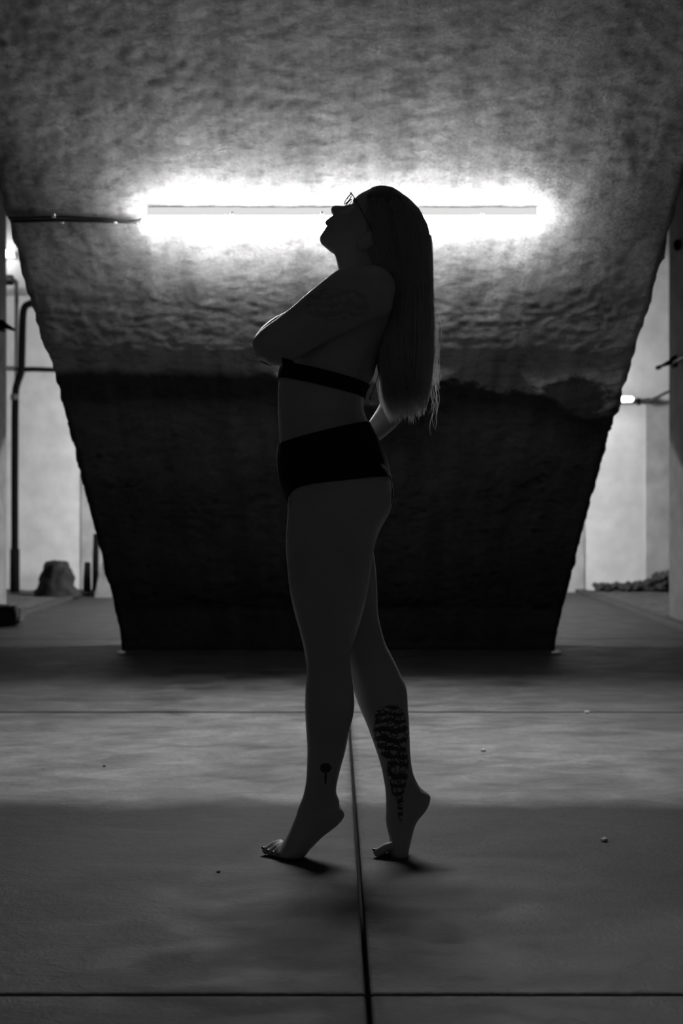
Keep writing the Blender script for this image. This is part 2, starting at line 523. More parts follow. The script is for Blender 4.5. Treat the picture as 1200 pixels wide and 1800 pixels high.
# dark sack / boulder on the left
def sackf(c):
    t = (c.z+1)/2
    c0 = c.copy(); q_ = math.hypot(c.x, c.y) or 1; c = Vector((c.x/q_, c.y/q_, c.z)) if abs(c.z) < .8 else c; wd = .20*(1-t)+.075*t; wd *= 1+.10*mn.noise(c0*3)
    x = c.x*wd*1.25+.015*t; y = c.y*wd
    z = .36*min(1, max(0, (t-.08)*1.2))
    if t > .3 and t < .5: x *= .9
    p = Vector((x, y, z)); p += c*.035*mn.noise(c*2.3+Vector((3, 1, 0)))
    p.z = max(0, p.z)
    return p
o = lump('rubbish_sack', sackf, M_sack, 4); o.location = (P(105, 1045, 13.9).x, 13.75, 0.0)
o.data.polygons.foreach_set('use_smooth', [True]*len(o.data.polygons))
tag(o, 'dark lumpy sack slumped on the floor at the far left wall', 'sack')
# low dark block at the foot of the left post
root = None
def blockf(c):
    q = Vector([math.copysign(abs(a)**.35, a) for a in c])
    return Vector((q.x*.17, q.y*.12, (q.z+1)*.075))+c*.02*mn.noise(c*2.1)
o = lump('concrete_block', blockf, M_dark, 3); o.location = (P(2, 1090, 10.7).x, 10.68, 0.01)
tag(o, 'low dark block lying in front of the left concrete post', 'block')

# brackets on the posts
def bracket(px, py, Y, s, label):
    root = empty('wall_bracket', P(px, py, Y))
    tube_obj('arm', [(-s*.09, .02, .045), (-s*.04, 0, .012), (s*.02, -.01, -.015)], [.028, .020, .010], M_pipe, root, 8)
    bm = bmesh.new(); box(bm, -s*.09-.012, -s*.09+.012, .0, .10, -.02, .07, .004, 1); bm_obj('plate', bm, M_pipe, root)
    tag(root, label, 'bracket')
bracket(22, 577, 10.97, 1, 'dark pointed bracket on the left concrete post')
bracket(1167, 640, 10.97, -1, 'dark bracket with cable on the right concrete post')
root = empty('sagging_cable', P(1160, 640, 10.9))
tube_obj('cable', [P(x, y, D_)-root.location for x, y, D_ in ((1156, 646, 11.3), (1170, 640, 11.27), (1180, 638, 11.02), (1190, 633, 10.84), (1204, 626, 10.6))], .011, M_cable, root, 8, 4)
tube_obj('cable_end', [P(1154, 647, 11.33)-root.location, P(1160, 645, 11.3)-root.location], .018, M_cable, root, 8)
tag(root, 'short black cable crossing the right concrete post at its bracket', 'cable')
root = empty('wall_cable', P(1140, 703, 14.6))
tube_obj('cable', [P(x, y, 14.6)-root.location for x, y in ((1085, 705), (1107, 704), (1120, 706), (1135, 706), (1150, 701), (1163, 694), (1180, 686))], .016, M_pipeg, root, 8, 4)
tube_obj('cable_clamp', [P(1122, 700, 14.6)-root.location, P(1122, 712, 14.6)-root.location], .018, M_pipe, root, 8)
tag(root, 'grey cable sagging along the far right wall from the small tube lamp', 'cable')
o = lump('cable_knob', lambda c: Vector((c.x*.03, c.y*.03+.0, c.z*.045)), M_pipe, 2); o.location = P(1187, 431, 10.88)+Vector((.012, 0, 0))
tag(o, 'small black knob high on the right concrete post', 'knob')

# rubble at the foot of the far right wall
V, Fc = [], []
def add_rock(cx, cy, cz, r, sq=.7):
    bm = bmesh.new(); bmesh.ops.create_icosphere(bm, subdivisions=1, radius=1)
    off = Vector((rng.random()*50, rng.random()*50, 0)); b = len(V)
    for v in bm.verts:
        c = v.co*(1+.45*mn.noise(v.co*1.3+off))
        V.append((cx+c.x*r, cy+c.y*r, cz+c.z*r*sq))
    for f in bm.faces: Fc.append(tuple(b+v.index for v in f.verts))
    bm.free()
for i in range(150):
    x = 2.66+rng.random()*.9; t = max(0, (x-3.05)/.4)
    if t > 1: t = max(0, 2-t)
    add_rock(x, 14.38+rng.random()*.2, .05+rng.random()*(.05+.13*t), .02+.035*rng.random()+.02*t)
o = mesh_obj('rubble_heap', V, Fc, M_stone); tag(o, 'heap of dark rubble along the foot of the far right wall', 'rubble', kind='stuff')
def stone(px, py, r, m, label, sq=.6):
    D = CAM_H*F/(py-889)
    off = Vector((px*.1, py*.1, 0))
    o = lump('stone_chip' if r < .03 else 'stone', lambda c: (c*(1+.35*mn.noise(c*1.4+off)))*r*(1 if True else 1), m, 2)
    for v in o.data.vertices: v.co.z *= sq
    zmin = min(v.co.z for v in o.data.vertices)
    o.location = ((px-587)*D/F, D, -zmin-.001)
    tag(o, label, 'stone'); return o
stone(1031, 1254, .012, M_chip, 'pale stone chip on the far floor joint at the right')
stone(849, 1321, .010, M_chip, 'pale stone chip on the lit floor right of the far calf')
stone(1062, 1479, .010, M_chip, 'pale stone chip on the floor level with the feet, at the right')
stone(384, 1534, .005, M_dark, 'small dark stone chip on the floor left of the feet')
stone(978, 1149, .030, M_chip, 'pale broken chip at the right foot of the sloping wall', .35)
stone(213, 1149, .026, M_chip, 'pale broken chip at the left foot of the sloping wall', .35)
stone(183, 1348, .006, M_dark, 'tiny dark stone chip on the lit floor at the left')

# ------------------------------------------------------------------ the person
YB = 3.65
person = empty('person', (P(590, 1505, YB).x, YB, 0))
PO = person.location.copy()
M_skin, nt, b = new_mat('skin')
k = NT(nt)
tc = k.n('ShaderNodeTexCoord').outputs['Object']
def near_point(p, sc):
    """distance from a point in object space, scaled per axis"""
    mp = k.n('ShaderNodeVectorMath', operation='SUBTRACT'); nt.links.new(tc, mp.inputs[0]); mp.inputs[1].default_value = p
    ml = k.n('ShaderNodeVectorMath', operation='DIVIDE'); nt.links.new(mp.outputs[0], ml.inputs[0]); ml.inputs[1].default_value = sc
    ln = k.n('ShaderNodeVectorMath', operation='LENGTH'); nt.links.new(ml.outputs[0], ln.inputs[0])
    return ln.outputs['Value']
vor = k.n('ShaderNodeTexVoronoi', feature='DISTANCE_TO_EDGE'); vor.inputs['Scale'].default_value = 62
dn = k.n('ShaderNodeTexNoise'); dn.inputs['Scale'].default_value = 25; nt.links.new(tc, dn.inputs['Vector'])
dv = k.n('ShaderNodeVectorMath', operation='MULTIPLY_ADD'); nt.links.new(dn.outputs['Color'], dv.inputs[0]); dv.inputs[1].default_value = (.05, .05, .05); nt.links.new(tc, dv.inputs[2])
nt.links.new(dv.outputs[0], vor.inputs['Vector'])
wav = k.n('ShaderNodeTexWave', wave_type='RINGS'); wav.inputs['Scale'].default_value = 14; wav.inputs['Distortion'].default_value = 9; wav.inputs['Detail'].default_value = 3
nt.links.new(tc, wav.inputs['Vector'])
petals = k.math('MAXIMUM', k.rng(vor.outputs['Distance'], .06, .11, 1, 0), k.rng(wav.outputs[1], .45, .6, 0, 1))
def PP(px, py, Y): return P(px, py, Y)-PO
edge = k.math('MULTIPLY', k.math('SUBTRACT', k.noise(tc, 30, 3), .5), .5)
def region(p, sc): return k.rng(k.math('ADD', near_point(p, sc), edge), .92, 1.0, 1, 0)
leg = k.math('MAXIMUM', region(PP(688, 1290, 3.62), (.052, .08, .078)), region(PP(700, 1350, 3.63), (.030, .06, .09)))
leg = k.math('MAXIMUM', leg, region(PP(703, 1415, 3.65), (.008, .06, .045)))
sml = k.math('MAXIMUM', region(PP(572, 1352, 3.57), (.016, .05, .014)), region(PP(572, 1372, 3.57), (.004, .05, .02)))
arm = k.math('MULTIPLY', region(PP(592, 535, 3.44), (.085, .06, .042)), .28)
ink = k.math('MULTIPLY', petals, k.math('MAXIMUM', leg, arm))
ink = k.math('MAXIMUM', ink, sml)
col = k.mix(ink, k.rng(k.noise(tc, 8, 4), .3, .7, .34, .40), .05)
nt.links.new(col, b.inputs['Base Color']); b.inputs['Roughness'].default_value = .42
nt.links.new(k.bump(k.noise(tc, 160, 3), .0006), b.inputs['Normal'])
M_black = simple('black_fabric', .018, .95)
M_black.node_tree.nodes['Principled BSDF'].inputs['Specular IOR Level'].default_value = .15
M_leather = simple('black_leather', .015, .4)
M_metal = simple('ring_metal', .6, .25, 1.0)
M_frame = simple('glasses_frame', .01, .3)
M_eye = simple('eye', .5, .1)
M_nail = simple('nail_polish', .03, .15)
m, nt, b = new_mat('lens_glass'); M_lens = m
b.inputs['Base Color'].default_value = (.5, .5, .5, 1); b.inputs['Roughness'].default_value = .05; b.inputs['Alpha'].default_value = .08

BV, BF = [], []
def ring_pts(c, a, bvec, n=28, ex=1.0):
    out = []
    for j in range(n):
        t = 2*math.pi*j/n; ct, st = math.cos(t), math.sin(t)
        out.append(c+a*(math.copysign(abs(ct)**ex, ct))+bvec*(math.copysign(abs(st)**ex, st)))
    return out
def add_rings(rings):
    n = len(rings[0]); b = len(BV)
    for r in rings: BV.extend(r)
    for i in range(len(rings)-1):
        for j in range(n):
            BF.append((b+i*n+j, b+i*n+(j+1) % n, b+(i+1)*n+(j+1) % n, b+(i+1)*n+j))
    for i, sgn in ((0, 1), (len(rings)-1, -1)):
        c = sum(rings[i], Vector())/n
        nb_ = rings[1 if i == 0 else i-1]; cn = sum(nb_, Vector())/n
        rr = sum(((p-c).length for p in rings[i]))/n
        tip = c+(c-cn).normalized()*rr*.6
        BV.append(tip); t = len(BV)-1
        for j in range(n):
            f = (b+i*n+j, b+i*n+(j+1) % n, t)
            BF.append(f[::-1] if sgn > 0 else f)
def loft(secs, sub=5, ex=.92):
    """secs: (front px, front py, back px, back py, depth offset, half width)"""
    rings = []
    for s in catmull(secs, sub):
        Y = YB+s[4]; f = P(s[0], s[1], Y); bk = P(s[2], s[3], Y)
        rings.append([p-PO for p in ring_pts((f+bk)/2, (f-bk)/2, Vector((0, s[5], 0)), ex=ex)])
    add_rings(rings)
def limb(pts_, sub=5, n=18):
    """pts: (px, py, dy, r)"""
    q = catmull(pts_, sub)
    ps = [PP(a[0], a[1], YB+a[2]) for a in q]; rs = [float(a[3]) for a in q]
    V_, F_ = tube_geo(ps, rs, n, cap=False)
    add_rings([V_[i*n:(i+1)*n] for i in range(len(ps))])
def ell(px, py, dy, rx, ry, rz, rot=0):
    bm = bmesh.new(); bmesh.ops.create_uvsphere(bm, u_segments=24, v_segments=14, radius=1)
    b = len(BV); c = PP(px, py, YB+dy); cr, sr = math.cos(rot), math.sin(rot)
    for v in bm.verts:
        x, y, z = v.co.x*rx, v.co.y*ry, v.co.z*rz
        BV.append(c+Vector((x*cr-z*sr, y, x*sr+z*cr)))
    for f in bm.faces: BF.append(tuple(b+v.index for v in f.verts))
    bm.free()

# trunk
loft([(604, 478, 690, 488, 0, .085), (590, 498, 703, 502, 0, .145), (572, 520, 706, 520, 0, .160), (556, 545, 704, 545, 0, .155), (536, 575, 694, 575, 0, .148),
      (522, 600, 682, 600, 0, .142), (507, 625, 670, 620, 0, .135), (494, 646, 661, 644, 0, .130), (490, 665, 655, 665, 0, .124),
      (488, 690, 642, 688, 0, .116), (488, 710, 639, 710, 0, .114), (488, 730, 641, 728, 0, .118), (490, 755, 651, 750, 0, .132),
      (491, 780, 665, 777, 0, .148), (489, 802, 675, 800, 0, .160), (490, 825, 681, 825, 0, .168), (494, 848, 686, 848, 0, .170),
      (503, 872, 688, 872, 0, .166), (514, 892, 682, 890, 0, .155), (540, 908, 660, 908, 0, .12)])
for s in (-1, 1):
    ell(645, 862, s*.075, .062, .078, .078)                 # buttocks
    ell(545, 592, s*.070, .055, .055, .056)                 # bust
ell(655, 500, 0, .050, .150, .042)                          # shoulder girdle
# near (left) leg
loft([(508, 858, 684, 850, -.082, .080), (505, 885, 688, 880, -.084, .088), (505, 905, 682, 905, -.086, .090), (503, 930, 668, 932, -.086, .086), (502, 962, 658, 962, -.084, .083),
      (505, 1000, 652, 1000, -.080, .078), (509, 1040, 646, 1040, -.075, .072), (518, 1080, 637, 1080, -.069, .065), (529, 1120, 626, 1118, -.062, .059),
      (535, 1148, 616, 1150, -.058, .055), (539, 1180, 617, 1182, -.054, .052), (536.5, 1215, 621.5, 1215, -.049, .053), (536, 1253, 622, 1250, -.043, .054),
      (538, 1285, 614, 1285, -.037, .049), (539.7, 1316, 607, 1320, -.031, .043), (539, 1345, 600, 1345, -.026, .037), (537.5, 1373, 593.5, 1371, -.022, .033),
      (533, 1397, 591, 1392, -.02, .031), (526, 1415, 597, 1411, -.019, .030), (521, 1428, 590, 1430, -.019, .026)])
loft([(560, 1405, 604, 1425, -.019, .022), (533, 1408, 605, 1436, -.019, .029), (521, 1431, 593, 1451, -.018, .030), (511, 1455, 567, 1471, -.016, .034),
      (500, 1476, 546, 1492, -.014, .040), (492, 1487, 533, 1506, -.013, .043), (486, 1494, 512, 1508, -.013, .040)])
# far (right) leg
loft([(520, 858, 682, 850, .080, .080), (520, 885, 688, 880, .082, .086), (520, 905, 684, 903, .082, .086), (521, 930, 667, 930, .082, .083), (524, 960, 656, 955, .081, .080),
      (532, 1000, 660.5, 1000, .076, .075), (546, 1040, 663, 1040, .070, .069), (562, 1075, 664, 1075, .064, .062), (578, 1100, 668, 1098, .059, .057),
      (590, 1128, 677, 1130, .054, .054), (600, 1155, 688, 1152, .050, .052), (610, 1183, 703, 1183, .046, .053), (619, 1209, 714, 1209, .042, .054),
      (633, 1247, 717, 1247, .036, .053), (643, 1270, 719, 1270, .033, .051), (653, 1297, 720, 1297, .030, .046), (666, 1335, 722, 1335, .026, .038),
      (673, 1364, 727, 1362, .024, .033), (677, 1390, 738, 1385, .023, .031), (678, 1410, 745, 1400, .022, .028)])
loft([(700, 1385, 752, 1394, .022, .020), (680, 1392, 757, 1403, .022, .028), (678, 1425, 750, 1423, .022, .030), (678, 1445, 732, 1446, .021, .032), (682, 1464, 724, 1471, .020, .037),
      (685, 1480, 719, 1492, .019, .041), (682, 1491, 716, 1507, .018, .042), (684, 1498, 706, 1508, .018, .036)])
# toes: (px of root, px of tip, dy root, dy tip, radius)
near_toes = [(496, 464, .018, .014, .0118), (497, 472, .002, .000, .0098), (499, 481, -.013, -.014, .0092), (502, 490, -.027, -.028, .0088), (507, 500, -.041, -.041, .0082)]
far_toes = [(692, 659, -.012, -.008, .0122), (692, 665, .006, .010, .0100), (693, 670, .020, .024, .0094), (696, 677, .034, .038, .0088), (700, 686, .047, .050, .0082)]
nails = []
for ts in (near_toes, far_toes):
    for i, (a, t, d0, d1, r) in enumerate(ts):
        q = []
        for u, lift in ((0, .022), (.4, .017), (.72, .004), (1.0, 0)):
            D = YB+d0+(d1-d0)*u; x = (a+(t-a)*u-587)*D/F
            q.append((x, D, r*(1.0 if u < .9 else .95)+lift*.8, r*(.95 if u == .4 else 1.0)*(.92 if u == 1 else 1)))
        q = catmull(q, 4)
        ps = [Vector((a_[0], a_[1], a_[2]))-PO for a_ in q]; rs = [float(a_[3]) for a_ in q]
        V_, F_ = tube_geo(ps, rs, 12, cap=False)
        add_rings([V_[j*12:(j+1)*12] for j in range(len(ps))])
        nails.append((ps[-1], r))
# near (left) arm: upper arm reaches forward to the elbow, forearm folds back across the chest
loft([(652, 468, 690, 540, -.155, .030), (622, 464, 676, 556, -.165, .048), (594, 474, 645, 566, -.170, .052), (567, 494, 612, 582, -.170, .050), (540, 516, 580, 597, -.166, .047),
      (515, 538, 549, 614, -.160, .045), (484, 562, 522, 630, -.152, .042), (458, 581, 500, 641, -.144, .038), (445, 600, 478, 643, -.136, .032), (447, 618, 464, 636, -.132, .018)], ex=1)
ell(655, 508, -.150, .056, .058, .058)
FOLD_ARM = [(466, 610, -.130, .036), (478, 596, -.100, .039), (495, 582, -.055, .039), (515, 568, -.005, .035), (540, 552, .045, .030), (562, 538, .085, .0255), (576, 530, .110, .024)]
limb(FOLD_ARM)
# its hand laid on the far upper arm
limb([(572, 532, .105, .022), (586, 524, .135, .025), (600, 516, .165, .024), (610, 512, .18, .020)])
limb([(578, 537, .115, .018), (592, 534, .145, .022), (604, 530, .172, .021)])
for i, (y0, L_, r) in enumerate(((500, 44, .0082), (511, 50, .0088), (522, 48, .0086), (534, 38, .0076))):
    x0 = 602+i*1.5
    limb([(x0, y0+4, .168, r*1.1), (x0+L_*.30, y0, .205, r), (x0+L_*.72, y0-2, .228, r), (x0+L_*1.1, y0-1, .222, r*.85)], 4, 12)
limb([(584, 520, .125, .011), (592, 506, .150, .0105), (602, 496, .172, .009), (612, 490, .186, .008)], 4, 12)   # thumb
# far (right) arm: elbow behind the back, hand on the hip
limb([(652, 500, .145, .050), (662, 540, .165, .050), (672, 590, .185, .045), (682, 650, .200, .040), (688, 690, .205, .038), (691, 712, .200, .037), (684, 732, .190, .036)])
FAR_ARM = [(692, 708, .202, .035), (684, 728, .196, .036), (668, 748, .186, .032), (650, 766, .178, .026), (636, 778, .174, .023)]
limb(FAR_ARM)
limb([(642, 774, .174, .023), (626, 786, .176, .026), (610, 796, .174, .022)])
for i in range(4):
    limb([(616+i*4, 790+i*5, .176, .0095), (594+i*4, 798+i*7, .172, .0085), (576+i*5, 806+i*9, .162, .008), (564+i*6, 812+i*10, .150, .007)], 4, 12)
limb([(630, 776, .170, .011), (620, 764, .170, .010), (606, 758, .158, .009)], 4, 12)
# neck
loft([(598, 488, 694, 505, 0, .070), (595, 474, 688, 485, 0, .060), (591, 458, 682, 465, 0, .054), (587, 443, 676, 445, 0, .051), (585, 432, 672, 425, 0, .050), (592, 415, 668, 405, 0, .045)])
# head, tilted back
U = (.757, -.655); Vv = (-.655, -.757)
def H(s, t): return (563+U[0]*s+Vv[0]*t, 412+U[1]*s+Vv[1]*t)
hs = [(-7, -6, -30, .014), (-4, -3, -42, .022), (3, -.5, -55, .030), (10, 1.5, -68, .036), (16, 3.5, -78, .041), (26, 4.5, -95, .049), (39, 6, -108, .057), (52, 5, -116, .063), (64, 3.5, -122, .067),
      (73, 3.5, -126, .069), (84, 8, -129, .071), (98, 8, -130, .073), (111, 4.8, -128, .072), (127, -1, -122, .067), (140, -14, -110, .056), (149, -32, -92, .038), (152, -50, -76, .018)]
loft([H(s, tf)+H(s, tb)+(0, w_) for s, tf, tb, w_ in hs], 4)
loft([(613, 359, 624, 374, 0, .008), (604, 361.8, 617, 380, 0, .0095), (594, 361.5, 610, 385, 0, .012), (585.5, 361.8, 604, 389, 0, .0155), (581, 367.5, 600, 390, 0, .0165), (582, 374, 598, 389, 0, .014), (587.5, 379, 597, 388, 0, .009)], 5, 1)
for s in (-1, 1):
    ell(590.5, 374, s*.0125, .0085, .0075, .009)         # nostril wings
    x, y = H(84, 4); ell(x, y, s*.028, .007, .026, .008, R(40))   # brow ridge
    x, y = H(44, -14); ell(x, y, s*.036, .030, .026, .030)     # cheek
    x, y = H(56, -62); ell(x, y, s*.072, .020, .007, .030, R(-50))   # ear
x, y = H(31.5, 8.0); ell(x, y, 0, .0085, .021, .0055, R(40))         # upper lip
x, y = H(23.5, 8.2); ell(x, y, 0, .0080, .019, .0060, R(40))         # lower lip
x, y = H(5, -7.5); ell(x, y, 0, .011, .018, .012)                    # chin

raw = mesh_obj('raw_body', BV, BF, None)
md = raw.modifiers.new('r', 'REMESH'); md.mode = 'VOXEL'; md.voxel_size = .0034; md.use_smooth_shade = True
md = raw.modifiers.new('s', 'SMOOTH'); md.factor = .5; md.iterations = 5
dg = bpy.context.evaluated_depsgraph_get()
me = bpy.data.meshes.new_from_object(raw.evaluated_get(dg))
bpy.data.objects.remove(raw)
me.name = 'body'; me.materials.clear(); me.materials.append(M_skin)
me.polygons.foreach_set('use_smooth', [True]*len(me.polygons))
body = bpy.data.objects.new('body', me); C.objects.link(body); body.parent = person
tag(person, 'person in black briefs, bra band and glasses, on tiptoe, head tilted back', 'person')

# ---- clothing cut from the body surface
nv = len(me.vertices)
co = np.empty(nv*3); me.vertices.foreach_get('co', co); co = co.reshape(-1, 3)
no = np.empty(nv*3); me.vertices.foreach_get('normal', no); no = no.reshape(-1, 3)
me.calc_loop_triangles()
tr = np.empty(len(me.loop_triangles)*3, int); me.loop_triangles.foreach_get('vertices', tr); tr = tr.reshape(-1, 3)
W = co+np.array(PO)
def limb_dist(pts_):
    q = np.array(catmull(pts_, 5)); best = np.full(nv, 9.0)
    A = np.array([PP(a[0], a[1], YB+a[2]) for a in q]); rr = q[:, 3]
    for i in range(len(A)-1):
        ab = A[i+1]-A[i]; t = np.clip(((co-A[i])@ab)/max(ab@ab, 1e-9), 0, 1)
        d = np.linalg.norm(co-A[i]-t[:, None]*ab, axis=1)-(rr[i]*(1-t)+rr[i+1]*t)
        best = np.minimum(best, d)
    return best
far_arm = (limb_dist(FAR_ARM)-.006)*900
fold_arm = (limb_dist(FOLD_ARM)-.007)*900
far_hand = (limb_dist([(642, 774, .174, .023), (626, 786, .176, .026), (600, 800, .172, .022), (570, 820, .160, .018)])-.001)*900
# the centre-plane pixel of each vertex (where it would sit if it were in the body's mid plane)
pxs = W[:, 0]*F/YB+587; pys = 889-(W[:, 2]-CAM_H)*F/YB; dys = W[:, 1]-YB
def garment(name, fields, m, off=.0025, thick=.002, parent=person, extra=None):
    """clip the body surface to where every field is positive, lift it off the skin and give it thickness"""
    verts = list(map(tuple, co)); norms = list(map(tuple, no)); fv = [list(map(float, f)) for f in fields]
    keep = np.ones(nv, bool)
    f0 = np.minimum.reduce(fields)
    sel = tr[(np.maximum.reduce([f0[tr[:, i]] for i in range(3)]) > -25)]
    polys = [tuple(map(int, t)) for t in sel]
    for fi in range(len(fields)):
        cache = {}; out = []
        for p in polys:
            q = []; n_ = len(p)
            for i in range(n_):
                a, b_ = p[i], p[(i+1) % n_]; fa, fb_ = fv[fi][a], fv[fi][b_]
                if fa >= 0: q.append(a)
                if (fa >= 0) != (fb_ >= 0):
                    key = (min(a, b_), max(a, b_))
                    if key not in cache:
                        t = fa/(fa-fb_)
                        verts.append(tuple(np.array(verts[a])*(1-t)+np.array(verts[b_])*t))
                        norms.append(tuple(np.array(norms[a])*(1-t)+np.array(norms[b_])*t))
                        for g in fv: g.append(g[a]*(1-t)+g[b_]*t)
                        cache[key] = len(verts)-1
                    q.append(cache[key])
            if len(q) >= 3: out.append(tuple(q))
        polys = out
    used = sorted(set(i for p in polys for i in p)); ix = {u: i for i, u in enumerate(used)}
    VV = [Vector(verts[u])+Vector(norms[u])*off for u in used]
    o = mesh_obj(name, VV, [tuple(ix[i] for i in p) for p in polys], m, parent, True)
    s_ = o.modifiers.new('thickness', 'SOLIDIFY'); s_.thickness = thick; s_.offset = 1
    return o
def line(x0, y0, x1, y1):            # signed pixel distance below the line (left to right)
    dx, dy = x1-x0, y1-y0; L = math.hypot(dx, dy)
    return ((pys-y0)*dx-(pxs-x0)*dy)/L
top_l = line(490, 782, 650, 742)
leg1 = -line(505, 878, 556, 850); leg2 = -line(556, 850, 690, 839)
crotch = 22-np.abs(dys)*F/YB*.9+0*pxs      # narrow gusset between the legs
legf = np.maximum(np.minimum(leg1+0, 1e9), -1e9)
legf = np.interp(pxs, [480, 503, 508, 515, 524, 535, 550, 570, 600, 640, 690], [905, 884, 875, 866, 859.5, 855.5, 852, 849.5, 846.5, 842, 838.5])-pys
gus = np.minimum(crotch, 925-pys)
torso_only = 175-np.hypot(np.maximum(0, np.abs(dys)-.0)*F/YB*.0, 0)      # keeps the hands out by x/dy below
hand_off = (.168+.0-dys)*900         # far hand rests outside the fabric
garment('briefs', [top_l, np.maximum(legf, gus), hand_off, far_arm, far_hand], M_black)
band = np.minimum(line(492, 638, 645, 676), -line(492, 666, 645, 702))
arm_off = np.maximum((dys+.118)*900, np.minimum(pxs-500, 1e3))
arm_off2 = (.135-dys)*900
cup = np.minimum(528-pxs+.0, pys-556)
cup = np.minimum(cup, -line(492, 660, 645, 700))
garment('bra', [np.maximum(band, np.minimum(np.minimum(cup, fold_arm), (dys+.090)*900)), arm_off, arm_off2], M_black)
# bra back straps standing off the hollow of the back, with a small ring
def ribbon(name, pts_, wdt, m, thick=.0018):
    q = [Vector(p) for p in catmull([tuple(p) for p in pts_], 4)]
    V_, F_ = [], []
    for i, p in enumerate(q):
        t = (q[min(i+1, len(q)-1)]-q[max(i-1, 0)]).normalized()
        s_ = Vector((0, 1, 0)); nrm = t.cross(s_).normalized(); s_ = nrm.cross(t).normalized()
        for a, b_ in ((-1, -1), (1, -1), (1, 1), (-1, 1)): V_.append(p+s_*a*wdt/2+nrm*b_*thick/2)
    for i in range(len(q)-1):
        for j in range(4): F_.append((i*4+j, i*4+(j+1) % 4, i*4+4+(j+1) % 4, i*4+4+j))
    F_.append((0, 1, 2, 3)); F_.append(tuple(len(V_)-4+j for j in (3, 2, 1, 0)))
    return mesh_obj(name, V_, F_, m, person)
for s in (-1, 1):
    ribbon('strap', [PP(648, 702, YB+s*.012), PP(658, 680, YB+s*.02), PP(666, 655, YB+s*.03), PP(676, 620, YB+s*.045), PP(698, 580, YB+s*.065), PP(711, 535, YB+s*.085), PP(698, 492, YB+s*.098), PP(668, 474, YB+s*.10), PP(620, 484, YB+s*.098)], .011, M_leather)
tube_obj('strap_ring', [PP(650, 701, YB)+Vector((.002, math.cos(a)*.012, math.sin(a)*.012)) for a in [2*math.pi*i/16 for i in range(16)]], .0018, M_metal, person, 6, close=True)

# ---- face details
for s in (-1, 1):
    x, y = H(73, 1.0); p = PP(x, y, YB+s*.031)
    bm = bmesh.new(); bmesh.ops.create_uvsphere(bm, u_segments=16, v_segments=10, radius=.0115)
    bmesh.ops.translate(bm, verts=bm.verts, vec=p+Vector((.006, 0, -.007)))
    bm_obj('eye', bm, M_eye, person, True)
bm = bmesh.new(); bmesh.ops.create_uvsphere(bm, u_segments=12, v_segments=8, radius=.0035)
bmesh.ops.translate(bm, verts=bm.verts, vec=PP(632, 422, YB-.082)); bm_obj('earring', bm, M_clip, person, True)
for i, (p, r) in enumerate(nails):
    bm = bmesh.new(); bmesh.ops.create_uvsphere(bm, u_segments=10, v_segments=6, radius=1)
    for v in bm.verts: v.co = Vector((v.co.x*r*.55, v.co.y*r*.62, v.co.z*r*.3))+p+Vector((-r*.15, 0, r*.66))
    bm_obj('toenail', bm, M_nail, person, True)
# glasses
gl = empty('glasses', PP(611, 354, YB)); gl.parent = person
du = (PP(619, 345, YB)-PP(604, 362.5, YB)).normalized()
for s in (-1, 1):
    c = Vector((.0008, s*.033, -.001))
    ring = [c+Vector((0, 1, 0))*math.cos(a)*.027+du*math.sin(a)*.0150 for a in [2*math.pi*i/28 for i in range(28)]]
    rim = tube_obj('rim', ring, .0016, M_frame, gl, 6, close=True)
    nrm = du.cross(Vector((0, 1, 0))).normalized()*.0007
    V_ = [p_+nrm for p_ in ring]+[p_-nrm for p_ in ring]; n_ = len(ring)
    F_ = [tuple(range(n_)), tuple(range(2*n_-1, n_-1, -1))]+[(j, n_+j, n_+(j+1) % n_, (j+1) % n_) for j in range(n_)]
    mesh_obj('lens', V_, F_, M_lens, gl)
    e0 = c+Vector((0, s*.027, 0))+du*.008
    e1 = PP(*H(72, -55), YB+s*.078)-PP(611, 354, YB); e2 = PP(*H(56, -68), YB+s*.077)-PP(611, 354, YB)
    tube_obj('temple', [e0, e0+Vector((.006, s*.016, -.006)), e1, e2], [.0014, .0014, .0011, .001], M_frame, gl, 6, 4)
tube_obj('bridge', [Vector((-.0035, -.007, .002))+du*.006, Vector((-.006, 0, .002))+du*.008, Vector((-.0035, .007, .002))+du*.006], .0014, M_frame, gl, 6, 3)

# ---- hair: dense core and loose strands
m, nt, b = new_mat('hair'); M_hair = m
b.inputs['Base Color'].default_value = (.05, .05, .05, 1); b.inputs['Roughness'].default_value = .45
m2 = bpy.data.materials.new('hair_strand'); m2.use_nodes = True; nt = m2.node_tree; nt.nodes.clear()
o_ = nt.nodes.new('ShaderNodeOutputMaterial'); d_ = nt.nodes.new('ShaderNodeBsdfDiffuse'); t_ = nt.nodes.new('ShaderNodeBsdfTranslucent')
g_ = nt.nodes.new('ShaderNodeBsdfGlossy'); g_.inputs['Roughness'].default_value = .3; g_.inputs['Color'].default_value = (.9, .9, .9, 1)
d_.inputs['Color'].default_value = (.3, .3, .3, 1); t_.inputs['Color'].default_value = (.97, .97, .97, 1)
a1 = nt.nodes.new('ShaderNodeMixShader'); a1.inputs[0].default_value = .88; a2 = nt.nodes.new('ShaderNodeMixShader'); a2.inputs[0].default_value = .15
nt.links.new(d_.outputs[0], a1.inputs[1]); nt.links.new(t_.outputs[0], a1.inputs[2]); nt.links.new(a1.outputs[0], a2.inputs[1]); nt.links.new(g_.outputs[0], a2.inputs[2]); nt.links.new(a2.outputs[0], o_.inputs[0])
HS = [(329.5, 663, 677, .012), (330.5, 656, 685, .028), (334, 651, 694, .040), (338, 647, 700, .052), (350, 636, 714, .070), (366, 633, 730, .082), (392, 631, 744, .089), (420, 634, 752, .093), (458, 646, 755, .098),
      (506, 668, 757, .108), (569, 667, 759, .115), (617, 664, 759, .115), (650, 667, 754, .105), (676, 677, 746, .085), (694, 688, 738, .060), (708, 698, 728, .035)]
